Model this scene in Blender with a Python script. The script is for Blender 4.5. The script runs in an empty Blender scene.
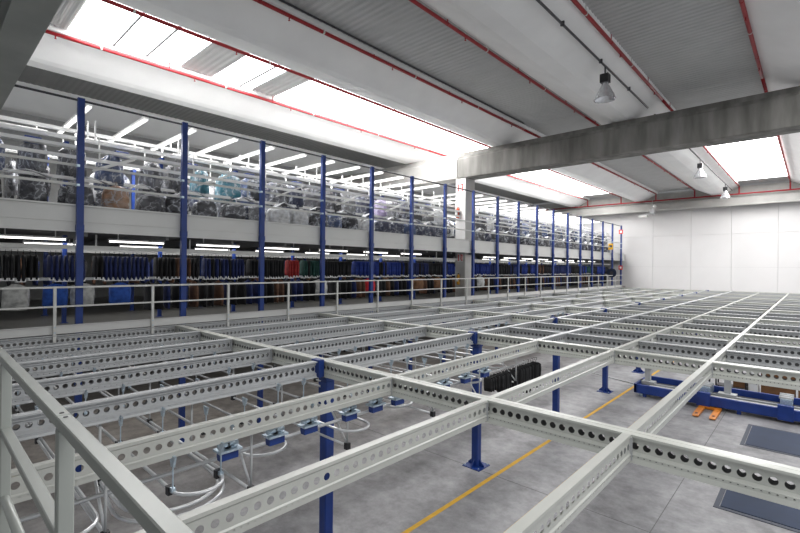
import bpy, math, random
from mathutils import Matrix, Vector
random.seed(7)
PI = math.pi
C = bpy.context.scene.collection
CZ = 5.4                      # eye height above the hall floor
ORD = ['zeroth','first','second','third','fourth','fifth','sixth','seventh','eighth','ninth','tenth','eleventh','twelfth',
       'thirteenth','fourteenth','fifteenth','sixteenth','seventeenth','eighteenth','nineteenth','twentieth']
def R(z): return z + CZ

# ------------------------------------------------------------------ materials
def new_mat(name):
    m = bpy.data.materials.new(name); m.use_nodes = True
    nt = m.node_tree
    return m, nt, nt.nodes['Principled BSDF']
def mat(name, col, rough=0.5, metal=0.0, var=0.08, scale=6.0, bump=0.0, spec=0.5, detail=4, col2=None, coat=0.0):
    m, nt, b = new_mat(name)
    tc = nt.nodes.new('ShaderNodeTexCoord'); nz = nt.nodes.new('ShaderNodeTexNoise')
    nz.inputs['Scale'].default_value = scale; nz.inputs['Detail'].default_value = detail
    nt.links.new(tc.outputs['Object'], nz.inputs['Vector'])
    rp = nt.nodes.new('ShaderNodeValToRGB')
    rp.color_ramp.elements[0].position = 0.3; rp.color_ramp.elements[1].position = 0.7
    a = [max(0, c*(1-var)) for c in col]; e = [min(1, c*(1+var)) for c in (col2 or col)]
    rp.color_ramp.elements[0].color = (*a, 1); rp.color_ramp.elements[1].color = (*e, 1)
    nt.links.new(nz.outputs['Fac'], rp.inputs['Fac']); nt.links.new(rp.outputs['Color'], b.inputs['Base Color'])
    b.inputs['Roughness'].default_value = rough; b.inputs['Metallic'].default_value = metal
    b.inputs['Specular IOR Level'].default_value = spec
    if coat: b.inputs['Coat Weight'].default_value = coat; b.inputs['Coat Roughness'].default_value = 0.15
    if bump:
        bp = nt.nodes.new('ShaderNodeBump'); bp.inputs['Strength'].default_value = bump; bp.inputs['Distance'].default_value = 0.02
        nt.links.new(nz.outputs['Fac'], bp.inputs['Height']); nt.links.new(bp.outputs['Normal'], b.inputs['Normal'])
    return m
def emat(name, col, strength):
    m, nt, b = new_mat(name)
    b.inputs['Base Color'].default_value = (*col, 1); b.inputs['Emission Color'].default_value = (*col, 1)
    b.inputs['Emission Strength'].default_value = strength
    return m
def floor_mat():
    m, nt, b = new_mat('polished_concrete')
    tc = nt.nodes.new('ShaderNodeTexCoord')
    n1 = nt.nodes.new('ShaderNodeTexNoise'); n1.inputs['Scale'].default_value = 0.45; n1.inputs['Detail'].default_value = 6; n1.inputs['Roughness'].default_value = 0.65
    n2 = nt.nodes.new('ShaderNodeTexNoise'); n2.inputs['Scale'].default_value = 2.6; n2.inputs['Detail'].default_value = 8; n2.inputs['Roughness'].default_value = 0.7
    for n in (n1, n2): nt.links.new(tc.outputs['Object'], n.inputs['Vector'])
    mx = nt.nodes.new('ShaderNodeMix'); mx.inputs[0].default_value = 0.5
    nt.links.new(n1.outputs['Fac'], mx.inputs[2]); nt.links.new(n2.outputs['Fac'], mx.inputs[3])
    rp = nt.nodes.new('ShaderNodeValToRGB')
    rp.color_ramp.elements[0].position = 0.38; rp.color_ramp.elements[1].position = 0.62
    rp.color_ramp.elements[0].color = (0.155, 0.153, 0.158, 1); rp.color_ramp.elements[1].color = (0.36, 0.355, 0.365, 1)
    nt.links.new(mx.outputs[0], rp.inputs['Fac']); nt.links.new(rp.outputs['Color'], b.inputs['Base Color'])
    b.inputs['Roughness'].default_value = 0.42; b.inputs['Specular IOR Level'].default_value = 0.35
    return m
M = {}
M['floor'] = floor_mat()
M['cream'] = mat('painted_steel_grey', (0.54, 0.55, 0.505), 0.32, 0.0, 0.04, 3, spec=0.6)
M['galv'] = mat('galvanised_steel', (0.44, 0.45, 0.455), 0.42, 0.0, 0.05, 4)
M['cream_web'] = mat('painted_steel_warm_grey', (0.47, 0.475, 0.44), 0.32, 0.0, 0.04, 3, spec=0.6)
M['railgrey'] = mat('railing_grey_paint', (0.40, 0.42, 0.39), 0.3, 0.0, 0.05, 3, spec=0.6)
M['rail_far'] = mat('railing_pale_paint', (0.62, 0.62, 0.59), 0.4, 0.0, 0.05, 3)
M['blue'] = mat('blue_paint', (0.007, 0.034, 0.19), 0.4, 0.0, 0.12, 4)
M['blue_mach'] = mat('machine_blue_paint', (0.008, 0.036, 0.21), 0.4, 0.0, 0.15, 3)
M['inner'] = mat('shaded_inner_steel', (0.11, 0.11, 0.112), 0.6, 0, 0.1, 4)  # dark liner colour stands in for shade inside the beam cavities
M['chrome'] = mat('chrome_tube', (0.62, 0.63, 0.64), 0.3, 0.45, 0.05, 4)
M['zinc'] = mat('zinc_bracket', (0.52, 0.62, 0.70), 0.3, 0.7, 0.2, 20)
M['black'] = mat('black_plastic', (0.012, 0.012, 0.014), 0.45, 0, 0.2, 8)
M['dark'] = mat('dark_steel', (0.05, 0.05, 0.055), 0.5, 0.2, 0.2, 8)
def streaks(m, sc):
    nt = m.node_tree; nz = [n for n in nt.nodes if n.type == 'TEX_NOISE'][0]; tc = [n for n in nt.nodes if n.type == 'TEX_COORD'][0]
    mp = nt.nodes.new('ShaderNodeMapping'); mp.inputs['Scale'].default_value = sc
    nt.links.new(tc.outputs['Object'], mp.inputs['Vector']); nt.links.new(mp.outputs['Vector'], nz.inputs['Vector'])
    return m
M['concrete'] = streaks(mat('weathered_concrete', (0.175, 0.17, 0.155), 0.85, 0, 0.22, 1.0, 0.2, detail=7, col2=(0.225, 0.22, 0.205)), (2.6, 2.6, .45))
M['white_conc'] = mat('whitewashed_concrete', (0.72, 0.71, 0.70), 0.8, 0, 0.05, 1.2, 0.05)
M['roofwhite'] = mat('white_roof_concrete', (0.88, 0.88, 0.87), 0.85, 0, 0.04, 0.8)
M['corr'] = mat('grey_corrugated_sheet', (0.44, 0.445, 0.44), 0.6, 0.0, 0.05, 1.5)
M['corr_shaded'] = mat('shaded_corrugated_sheet', (0.22, 0.22, 0.215), 0.7, 0.0, 0.05, 1.5)  # darker copy of the sheet, roof shade put into its colour
M['wall'] = mat('white_wall_panel', (0.62, 0.61, 0.605), 0.7, 0, 0.02, 0.6)
M['seam'] = mat('panel_joint', (0.45, 0.45, 0.45), 0.9)
M['red'] = mat('red_pipe_paint', (0.30, 0.006, 0.012), 0.5, 0, 0.1, 3)
M['red_bright'] = mat('red_sign_paint', (0.62, 0.02, 0.02), 0.4, 0, 0.05, 3)
M['extred'] = mat('extinguisher_red', (0.75, 0.10, 0.02), 0.3, 0, 0.1, 5)
M['yellow'] = mat('yellow_floor_paint', (0.72, 0.40, 0.015), 0.55, 0, 0.12, 5)
M['amber'] = mat('amber_paint', (0.6, 0.3, 0.03), 0.5)
M['orange'] = mat('orange_paint', (0.62, 0.20, 0.015), 0.4, 0, 0.12, 5)
M['pit'] = mat('blue_grey_steel_plate', (0.013, 0.027, 0.066), 0.7, 0.0, 0.12, 2)
M['pitrim'] = mat('dark_blue_frame', (0.010, 0.018, 0.042), 0.5)
M['mezz'] = mat('pale_grey_fascia', (0.62, 0.62, 0.60), 0.5, 0, 0.04, 1)
M['deck'] = mat('grey_deck_board', (0.10, 0.097, 0.09), 0.3, 0, 0.1, 1.0)
M['soffit'] = mat('grey_soffit', (0.15, 0.15, 0.15), 0.8, 0, 0.1, 1)
M['steel_dark'] = mat('weathered_steel_channel', (0.36, 0.38, 0.36), 0.42, 0.2, 0.15, 4)
M['whitemetal'] = mat('white_metal', (0.82, 0.82, 0.80), 0.4, 0, 0.02, 2)
M['glass'] = emat('skylight_glazing', (1.0, 1.0, 1.0), 5.5)
M['tube'] = emat('fluorescent_tube', (1.0, 0.985, 0.94), 3.6)
M['tube_soft'] = emat('fluorescent_batten', (1.0, 0.99, 0.96), 1.3)
M['card'] = mat('brown_cardboard', (0.16, 0.075, 0.03), 0.8, 0, 0.15, 4)
M['paper'] = mat('white_paper', (0.85, 0.85, 0.84), 0.8)
M['reflector'] = mat('clear_reflector', (0.75, 0.76, 0.78), 0.12, 0.7, 0.1, 10)
def cloth(name, col, plastic):
    m = mat(name, col, 0.8, 0, 0.35, 7, 0.4)
    if not plastic: return m
    nt = m.node_tree; b = nt.nodes['Principled BSDF']
    b.inputs['Coat Weight'].default_value = 1.0; b.inputs['Coat Roughness'].default_value = 0.12
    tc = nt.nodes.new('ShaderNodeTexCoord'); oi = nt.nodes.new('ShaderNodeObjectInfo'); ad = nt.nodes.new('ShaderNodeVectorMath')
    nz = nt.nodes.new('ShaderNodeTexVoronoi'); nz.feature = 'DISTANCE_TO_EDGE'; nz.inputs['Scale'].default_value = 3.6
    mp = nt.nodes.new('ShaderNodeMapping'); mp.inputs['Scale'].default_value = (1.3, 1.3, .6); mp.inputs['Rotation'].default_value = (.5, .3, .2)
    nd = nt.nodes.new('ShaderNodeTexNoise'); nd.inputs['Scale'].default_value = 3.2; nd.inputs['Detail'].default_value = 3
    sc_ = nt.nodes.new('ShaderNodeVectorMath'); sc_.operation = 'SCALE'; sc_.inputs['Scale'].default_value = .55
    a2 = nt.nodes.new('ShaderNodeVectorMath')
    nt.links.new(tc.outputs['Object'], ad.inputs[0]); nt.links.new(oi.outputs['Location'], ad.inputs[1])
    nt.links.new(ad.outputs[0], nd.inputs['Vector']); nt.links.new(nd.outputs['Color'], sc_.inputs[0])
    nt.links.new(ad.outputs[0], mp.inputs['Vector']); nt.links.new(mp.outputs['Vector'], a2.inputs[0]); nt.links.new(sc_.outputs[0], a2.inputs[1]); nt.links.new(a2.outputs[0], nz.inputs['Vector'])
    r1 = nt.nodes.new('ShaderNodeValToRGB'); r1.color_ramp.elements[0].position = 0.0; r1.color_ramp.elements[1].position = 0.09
    r1.color_ramp.elements[0].color = (1, 1, 1, 1); r1.color_ramp.elements[1].color = (0.16, 0.16, 0.16, 1)  # white crease lines paint the gleam of the plastic film into the colour
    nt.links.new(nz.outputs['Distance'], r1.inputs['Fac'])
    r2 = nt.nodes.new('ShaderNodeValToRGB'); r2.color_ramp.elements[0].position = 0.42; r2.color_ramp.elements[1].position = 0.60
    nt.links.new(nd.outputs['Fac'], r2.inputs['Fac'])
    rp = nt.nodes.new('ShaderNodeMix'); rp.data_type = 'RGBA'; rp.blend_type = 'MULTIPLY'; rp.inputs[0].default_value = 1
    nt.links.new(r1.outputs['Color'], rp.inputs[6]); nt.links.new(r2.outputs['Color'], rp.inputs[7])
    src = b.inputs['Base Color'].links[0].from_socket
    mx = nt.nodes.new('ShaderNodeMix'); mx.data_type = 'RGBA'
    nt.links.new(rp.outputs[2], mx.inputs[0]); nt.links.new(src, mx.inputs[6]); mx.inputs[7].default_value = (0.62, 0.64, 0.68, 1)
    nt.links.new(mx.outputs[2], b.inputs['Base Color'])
    bp = nt.nodes.new('ShaderNodeBump'); bp.inputs['Strength'].default_value = 0.9; bp.inputs['Distance'].default_value = 0.06
    nt.links.new(nz.outputs['Distance'], bp.inputs['Height'])
    nt.links.new(bp.outputs['Normal'], b.inputs['Coat Normal'])
    return m

# ------------------------------------------------------------------ mesh builder
class MB:
    def __init__(s): s.v = []; s.f = []; s.sm = []; s.mi = {}; s.cur = 0
    def mark(s, k):
        """faces added from here on use material slot k"""
        for i in range(getattr(s, 'last', 0), len(s.f)): s.mi[i] = s.cur
        s.last = len(s.f); s.cur = k; return s
    def quad(s, a, b, c, d):
        n = len(s.v); s.v += [a, b, c, d]; s.f.append((n, n+1, n+2, n+3)); s.sm.append(0)
    def box(s, x0, x1, y0, y1, z0, z1):
        n = len(s.v)
        s.v += [(x0,y0,z0),(x1,y0,z0),(x1,y1,z0),(x0,y1,z0),(x0,y0,z1),(x1,y0,z1),(x1,y1,z1),(x0,y1,z1)]
        for q in ((0,3,2,1),(4,5,6,7),(0,1,5,4),(1,2,6,5),(2,3,7,6),(3,0,4,7)):
            s.f.append(tuple(n+i for i in q)); s.sm.append(0)
        return s
    def bbox(s, x0, x1, y0, y1, z0, z1, b=0.01):
        """box with chamfered vertical and horizontal edges"""
        prof = [(x0+b,y0),(x1-b,y0),(x1,y0+b),(x1,y1-b),(x1-b,y1),(x0+b,y1),(x0,y1-b),(x0,y0+b)]
        cx, cy = (x0+x1)/2, (y0+y1)/2
        def ring(z, k): return [(cx+(x-cx)*kx, cy+(y-cy)*ky, z) for (x, y) in prof for kx, ky in [((x1-x0-2*b)/(x1-x0) if k else 1, (y1-y0-2*b)/(y1-y0) if k else 1)]]
        s.loft([ring(z0,1), ring(z0+b,0), ring(z1-b,0), ring(z1,1)], caps=True)
        return s
    def loft(s, rings, caps=True, smooth=0, closed=True):
        n = len(s.v); k = len(rings[0])
        for r in rings: s.v += r
        for i in range(len(rings)-1):
            for j in range(k if closed else k-1):
                a = n+i*k+j; b = n+i*k+(j+1) % k
                s.f.append((a, b, b+k, a+k)); s.sm.append(smooth)
        if caps and closed:
            s.f.append(tuple(n+j for j in reversed(range(k)))); s.sm.append(0)
            s.f.append(tuple(n+(len(rings)-1)*k+j for j in range(k))); s.sm.append(0)
        return s
    def tube(s, pts, r, n=8, caps=True, smooth=1):
        pts = [Vector(p) for p in pts]; rings = []
        up = None
        for i, p in enumerate(pts):
            d = (pts[min(i+1, len(pts)-1)] - pts[max(i-1, 0)]).normalized()
            if up is None or abs(d.dot(up)) > 0.98:
                up = Vector((0,0,1)) if abs(d.z) < 0.9 else Vector((1,0,0))
            a = d.cross(up).normalized(); b = a.cross(d).normalized(); up = b
            rr = r[i] if isinstance(r, (list, tuple)) else r
            rings.append([tuple(p + a*rr*math.cos(t) + b*rr*math.sin(t)) for t in [2*PI*j/n+PI/n for j in range(n)]])
        return s.loft(rings, caps, smooth)
    def bar(s, p, q, w, h):
        p, q = Vector(p), Vector(q); d = (q-p).normalized()
        up = Vector((0,0,1)) if abs(d.z) < 0.95 else Vector((0,1,0))
        a = d.cross(up).normalized(); b = a.cross(d).normalized()
        rings = [[tuple(c + a*x*w/2 + b*y*h/2) for x, y in ((-1,-1),(1,-1),(1,1),(-1,1))] for c in (p, q)]
        return s.loft(rings, True, 0)
    def lathe(s, prof, cx=0, cy=0, n=16, smooth=1, caps=True):
        return s.loft([[(cx+r*math.cos(2*PI*j/n), cy+r*math.sin(2*PI*j/n), z) for j in range(n)] for r, z in prof], caps, smooth)
    def holes(s, L, y, z0, z1, pitch, rad, n16, ang=None, x0=0.0, ramp=0.0):
        """web strip along x with a row of round holes; y and z vary linearly from z0 to z1 when ramp is set"""
        k = max(1, int(L/pitch)); w = L/k; h = abs(z1-z0); zc = (z0+z1)/2
        m = 16 if n16 else 8
        out = []
        per = m//4
        for e in range(4):
            for j in range(per):
                t = j/per
                out.append([(-.5+t, -.5), (.5, -.5+t), (.5-t, .5), (-.5, .5-t)][e])
        ins = [(rad*math.cos(2*PI*j/m + 5*PI/4), rad*math.sin(2*PI*j/m + 5*PI/4)) for j in range(m)]
        for c in range(k):
            xc = x0 + w*(c+.5); n = len(s.v)
            for (a, b) in out: s.v.append((xc+a*w, y + ramp*(b+.5), zc+b*h))
            for (a, b) in ins: s.v.append((xc+a, y + ramp*(b/h+.5), zc+b))
            for j in range(m):
                s.f.append((n+j, n+(j+1) % m, n+m+(j+1) % m, n+m+j)); s.sm.append(0)
        return s
    def sheet(s, prof, L, x0=0.0):
        s.loft([[(x0, y, z) for y, z in prof], [(x0+L, y, z) for y, z in prof]], False, 0, closed=False)
        return s
    def mesh(s, name, m):
        me = bpy.data.meshes.new(name); me.from_pydata(s.v, [], s.f); me.update()
        s.mark(s.cur)
        if any(s.mi.values()): me.polygons.foreach_set('material_index', [s.mi.get(i, 0) for i in range(len(s.f))])
        me.polygons.foreach_set('use_smooth', [bool(x) for x in s.sm])
        for mm in (m if isinstance(m, (list, tuple)) else [m]): me.materials.append(mm)
        return me
    def build(s, name, m, parent=None, loc=None, rz=0):
        return put(name, s.mesh(name, m), parent, loc, rz)
def put(name, me, parent=None, loc=None, rz=0):
    o = bpy.data.objects.new(name, me); C.objects.link(o)
    if parent: o.parent = parent
    if loc: o.location = loc
    if rz: o.rotation_euler = (0, 0, rz)
    return o
def empty(name, loc=(0,0,0), rz=0):
    o = bpy.data.objects.new(name, None); C.objects.link(o); o.location = loc; o.rotation_euler = (0,0,rz)
    o.empty_display_size = 0.1
    return o
def tag(o, label, cat, group=None, kind=None):
    o['label'] = label; o['category'] = cat
    if group: o['group'] = group
    if kind: o['kind'] = kind
    return o
def struct(o, label=None):
    o['kind'] = 'structure'
    if label: o['label'] = label
    return o
def copy_tree(o, parent=None):
    c = o.copy(); C.objects.link(c); c.parent = parent
    for ch in list(o.children): copy_tree(ch, c)
    return c

# ------------------------------------------------------------------ camera
f, yaw, pitch, roll = 449.22, .74527, .0012228, .0094865
fw = Vector((-math.sin(yaw)*math.cos(pitch), math.cos(yaw)*math.cos(pitch), math.sin(pitch)))
rt = Vector((math.cos(yaw), math.sin(yaw), 0)); up = rt.cross(fw)
rt2 = rt*math.cos(roll) + up*math.sin(roll); up2 = -rt*math.sin(roll) + up*math.cos(roll)
cam = bpy.data.cameras.new('camera'); co = bpy.data.objects.new('camera', cam); C.objects.link(co)
cam.sensor_width = 36; cam.lens = 36*f/800; cam.clip_start = 0.05; cam.clip_end = 300
mw = Matrix((( rt2.x, up2.x, -fw.x, 0), (rt2.y, up2.y, -fw.y, 0), (rt2.z, up2.z, -fw.z, CZ), (0,0,0,1)))
co.matrix_world = mw
bpy.context.scene.camera = co

# ------------------------------------------------------------------ grid constants
GX = [-1.5 - 1.7545*(i-1) for i in range(0, 9)]      # GX[1] = -1.5 ... GX[8] = -13.78
GX0 = 0.254
PY = [0.195 + 5.136*j for j in range(0, 10)]         # PY[1] = 5.33 ... PY[9] = 46.42
ZT = R(-1.75)                                        # top of the steel grid
EX = -13.78                                          # edge of the mezzanine
PLAT = R(-1.70)

# ------------------------------------------------------------------ room shell
struct(MB().box(-27, 9, -4, 48.6, -0.2, 0).build('floor', M['floor']))
b = MB()
# concrete floor joints
for x in (-2.45, -9.6): b.box(x-.008, x+.008, 0, 48, 0, .002)
for y in (10.3, 15.8, 23.4, 31): b.box(-13, 4, y-.008, y+.008, 0, .002)
struct(b.build('trim_1', mat('floor_joint', (0.14,0.14,0.14), 0.9)))
# end wall of big white panels with open joints
b = MB(); xs = [-27, -24, -20.6, -17.5, -14.45, -11.38, -8.28, -5.3, -2.2, 0.9, 5, 9]; zs = [0, 2.6, 5.66, 8.55, 11.4]
for i in range(len(xs)-1):
    for j in range(len(zs)-1):
        b.box(xs[i]+.008, xs[i+1]-.008, 48.0, 48.2, zs[j]+.006, zs[j+1]-.006)
struct(b.build('wall_end', M['wall']))
struct(MB().box(-27, 9, 48.15, 48.4, 0, 13.5).build('wall_back', M['seam']))
struct(MB().box(-27.2, -27, -4, 48.6, 0, 13.4).build('wall_left', mat('dim_wall', (0.35,0.35,0.34), 0.8)))
# wall head beam over the end wall
b = MB(); b.box(-27, 9, 47.0, 47.9, R(5.55), R(6.15)); b.box(-27, 9, 47.35, 47.9, R(6.15), R(7.1))
b.box(-27, 9, 46.9, 47.0, R(5.45), R(5.62))
struct(b.build('trim_2', mat('end_beam', (0.38,0.375,0.355), 0.85, 0, 0.1, 1.5)))

# wing shaped roof beams
XC = [-24.9, -18.65, -12.375, -6.225, 0.125, 6.4]
def roof_beam(xc, y0, y1, n):
    hw = 1.55; b = MB()
    low = [(-hw, R(7.12)), (-1.0, R(6.83)), (-.45, R(6.54)), (-.27, R(6.47)), (.27, R(6.47)), (.45, R(6.54)), (1.0, R(6.83)), (hw, R(7.12))]
    prof = low + [(hw, R(7.32)), (-hw, R(7.32))]
    b.loft([[(xc+x, y, z) for x, z in prof] for y in (y0, y1)], True, 0)
    return struct(b.build('ceiling_beam', M['roofwhite']), 'white wing shaped concrete roof beam, %s' % (ORD[n-1]+' from the right' if n > 1 else 'right of the photo'))
for k, xc in enumerate(reversed(XC)):
    roof_beam(xc, -4, 47.3, k+1)
# panels between: corrugated sheet or skylight
GAPS = [(-23.35, -20.2), (-17.1, -13.92), (-10.83, -7.77), (-4.67, -1.42)]
def corr(x0, x1, y0, y1, m='corr'):
    b = MB(); n = max(2, int((y1-y0)/0.055)); rings = []
    xs = [x0-.12, x0+(x1-x0)*.25, (x0+x1)/2, x0+(x1-x0)*.75, x1+.12]; arch = [0, 0, 0, 0, 0]
    for i in range(n+1):
        y = y0 + (y1-y0)*i/n; z = (.015 if (i//2) % 2 else -.015)*(.35 if m == 'corr_shaded' else 1)
        rings.append([(x, y, R(7.27)+z+a) for x, a in zip(xs, arch)])
    b.loft(rings, False, 0, closed=False)
    return struct(b.build('ceiling', M[m]))
wn = [0]
def sky(x0, x1, y0, y1, bars=()):
    b = MB(); xs = [x0-.05, x0+(x1-x0)*.25, (x0+x1)/2, x0+(x1-x0)*.75, x1+.05]; arch = [0, 0, 0, 0, 0]
    b.loft([[(x, y, R(7.30)+a) for x, a in zip(xs, arch)] for y in (y0, y1)], False, 0, closed=False)
    wn[0] += 1
    w = struct(b.build('window_%d' % wn[0], M['glass']))
    for yb in bars:
        q = MB()
        for i in range(4):
            q.bar((xs[i], yb, R(7.25)+arch[i]), (xs[i+1], yb, R(7.25)+arch[i+1]), .05, .05)
        q.build('window_frame', M['dark'], w)
    return w
g = GAPS
corr(*g[0], -4, 21.25, 'corr_shaded'); corr(*g[0], 21.2, 47.4, 'corr_shaded')
corr(*g[2], -4, 21.4); corr(*g[2], 21.2, 47.4)
corr(*g[3], -4, 21.4); corr(*g[3], 21.2, 27.0); sky(1.72, 4.8, -3, 9.5); corr(1.72, 4.8, 9.5, 12); sky(1.72, 4.8, 12, 44)  # skylight right of view is unseen, added to brighten the steel grid
sky(*g[3], 27.0, 30.6, (27.0, 30.6)); corr(*g[3], 30.6, 31.5); sky(*g[3], 31.5, 45.6, (31.5,)); corr(*g[3], 45.6, 47.4)
corr(*g[1], -4, 3.2); sky(*g[1], 3.2, 6.58, (4.45, 5.45)); corr(*g[1], 6.58, 7.75)
sky(*g[1], 7.75, 9.42, (8.9,)); corr(*g[1], 9.42, 10.5); sky(*g[1], 10.5, 21.2, ())
sky(*g[1], 21.2, 30.6, ()); corr(*g[1], 30.6, 31.4); sky(*g[1], 31.4, 45.4, ()); corr(*g[1], 45.4, 47.4)

# main concrete beam and its column
b = MB()
b.bbox(-14.72, 9, 20.62, 21.6, R(4.98), R(6.08), .03); b.box(-14.72, 9, 20.7, 21.55, R(6.08), R(6.2)); b.box(-14.72, 9, 20.95, 21.45, R(6.2), R(6.465))
struct(b.build('concrete_beam', M['concrete']), 'long weathered grey concrete beam crossing the hall under the roof')
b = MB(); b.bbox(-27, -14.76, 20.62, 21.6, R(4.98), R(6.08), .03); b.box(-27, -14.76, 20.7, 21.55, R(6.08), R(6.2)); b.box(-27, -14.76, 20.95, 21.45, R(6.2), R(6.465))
struct(b.build('concrete_beam', mat('skylit_concrete', (0.42,0.41,0.39), .85, 0, .12, 1.7, .2)), 'concrete beam left of the column, skylight brightening put in its colour')  # paler colour stands in for skylight falling on this length
b = MB(); b.bbox(-14.85, -14.18, 20.66, 21.56, 0, R(4.98), .02)
col = struct(b.build('concrete_column', mat('column_paint', (0.46,0.45,0.43), .8, 0, .06, 2)), 'square concrete column rising through both floors')
MB().box(-14.84, -14.19, 20.645, 20.66, R(1.55), R(4.96)).build('painted_face', M['white_conc'], col)  # white stops at the upper floor; plain grey below stands in for shadow
MB().tube([(-27, 20.58, R(6.15)), (5, 20.58, R(6.15))], .02, 6).build('conduit', M['rail_far'], col) if False else None

# ------------------------------------------------------------------ sprinkler pipes
PX = [-17.1, -13.9, -10.87, -7.82, -4.67, -1.44]
pd = {0:'left edge of the long skylight', 1:'right edge of the long skylight', 2:'left edge of the middle corrugated panel', 3:'right edge of the middle corrugated panel',
      4:'left edge of the right corrugated panel', 5:'right edge of the right corrugated panel'}
for i, x in enumerate(PX):
    for (ya, yb, far) in ((-3.5, 20.9, 0), (21.0, 46.75, 1)):
        b = MB(); z = R(7.02); pts = [(x, ya, z), (x, yb, z)]
        if far: pts += [(x, 46.78, z), (x, 46.78, R(6.5))]
        b.tube(pts[:2], .055, 8)
        if far: b.tube([(x, 46.75, z+.04), (x, 46.75, R(6.4))], .055, 8)
        p = b.build('sprinkler_pipe', M['red'])
        tag(p, 'red sprinkler pipe %s concrete beam, %s' % ('behind' if far else 'before', pd[i]), 'pipe')
        y = ya + 1.3; k = 0
        while y < yb - .5:
            q = MB(); q.box(x-.012, x+.012, y-.02, y+.02, z+.03, z+.26); q.tube([(x, y-.03, z), (x, y+.03, z)], .058, 8)
            q.build('pipe_hanger', M['rail_far'] if k % 2 else M['red'], p)
            if k % 2 == 0:
                s = MB(); s.lathe([(.018, z-.05), (.022, z-.09), (.010, z-.10), (.032, z-.135), (.03, z-.14)], x, y+.9, 8)
                s.tube([(x, y+.9, z), (x, y+.9, z-.06)], .016, 6)
                s.build('sprinkler_head', M['red'], p)
            y += 2.1; k += 1
h = MB().tube([(-22, 46.75, R(6.38)), (5, 46.75, R(6.38))], .06, 8).build('sprinkler_main', M['red'])
tag(h, 'red sprinkler main running across the top of the white end wall', 'pipe')
for x in range(-20, 4, 4):
    MB().box(x-.03, x+.03, 46.75, 47.0, R(6.35), R(6.41)).build('pipe_bracket', M['dark'], h)
cd = MB().tube([(-5.12, -3.5, R(6.70)), (-5.12, 20.6, R(6.70))], .035, 8).build('electrical_conduit', M['dark'])
tag(cd, 'grey electrical conduit carrying the bell lamp in front of the concrete beam', 'conduit')
for y in range(0, 20, 3): MB().box(-5.17, -5.07, y, y+.05, R(6.66), R(6.78)).build('clip', M['dark'], cd)
cd = MB().tube([(-5.12, 21.7, R(6.70)), (-5.12, 46.5, R(6.70))], .035, 8).build('electrical_conduit', M['dark'])
tag(cd, 'grey electrical conduit carrying the two bell lamps behind the concrete beam', 'conduit')
cd2 = MB().tube([(-10.70, -3.5, R(7.22)), (-10.70, 20.6, R(7.22))], .03, 8).build('electrical_conduit', M['dark'])
tag(cd2, 'thin dark conduit beside the middle corrugated roof panel', 'conduit')
for y, lb in ((15.45, 'clear bell shaped hall lamp in front of the concrete beam'), (32.2, 'clear bell shaped hall lamp just behind the concrete beam'), (42.6, 'clear bell shaped hall lamp nearest the white end wall')):
    t = tag(empty('bell_lamp', (-5.12, y, R(6.4))), lb, 'lamp'); MB().box(-.02, .02, -.02, .02, .02, .28).build('stem', M['dark'], t)
    MB().box(-.13, .13, -.13, .13, -.25, .02).build('ballast_box', M['black'], t)
    MB().lathe([(.10, -.25), (.12, -.33), (.20, -.50), (.29, -.68), (.33, -.80), (.345, -.81), (.31, -.79), (.27, -.67), (.18, -.49), (.09, -.32)], 0, 0, 20, caps=False).build('lamp_shade', M['reflector'], t)
    MB().lathe([(.02, -.33), (.055, -.42), (.06, -.52), (.03, -.60)], 0, 0, 10).build('bulb', M['whitemetal'], t)

# ------------------------------------------------------------------ perforated steel beams
def profA(b, L, hi, w=.085, h=.27):
    b.sheet([(0, -.05), (0, 0), (-w, 0), (-w, -.03), (-w+.012, -.045), (-w+.012, -.06)], L)
    b.holes(L, -w+.012, -.06, -.185, .1125, .033, hi)
    b.sheet([(-w+.012, -.185), (-w+.012, -.196), (-w, -.208)], L)
    if hi: b.holes(L, -w, -.208, -.24, .056, .007, False)
    else: b.sheet([(-w, -.208), (-w, -.24)], L)
    b.sheet([(-w, -.24), (-w, -h), (-w+.03, -h-.012), (0, -h-.012), (0, -h+.04)], L)
    return b
def profP(b, L, hi, w=.165, h=.30, rad=.037):
    b.sheet([(-w, -.03), (-w, -.004), (-w+.06, 0), (-.085, 0), (-.08, -.008), (-.075, 0), (0, 0), (0, -.07)], L)
    b.holes(L, 0, -.07, -.19, .1125, rad, False); b.sheet([(0, -.19), (0, -h), (-.06, -h)], L)
    b.mark(1); b.sheet([(-.112, -.03), (-.008, -.03), (-.008, -.07)], L); b.holes(L, -.008, -.07, -.19, .1125, rad-.004, False); b.sheet([(-.008, -.19), (-.008, -h+.01)], L); b.mark(0)  # dark liner behind the holes paints in the cavity shade
    b.sheet([(-w+.045, -.004), (-w+.045, -.07)], L)
    b.holes(L, -w+.045, -.07, -.19, .1125, rad, hi)
    b.sheet([(-w+.045, -.19), (-w+.01, -.215)], L)
    if hi: b.holes(L, -w+.01, -.215, -.25, .056, .008, False)
    else: b.sheet([(-w+.01, -.215), (-w+.01, -.25)], L)
    b.sheet([(-w+.01, -.25), (-w, -h), (-w+.03, -h-.01)], L)
    return b
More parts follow.
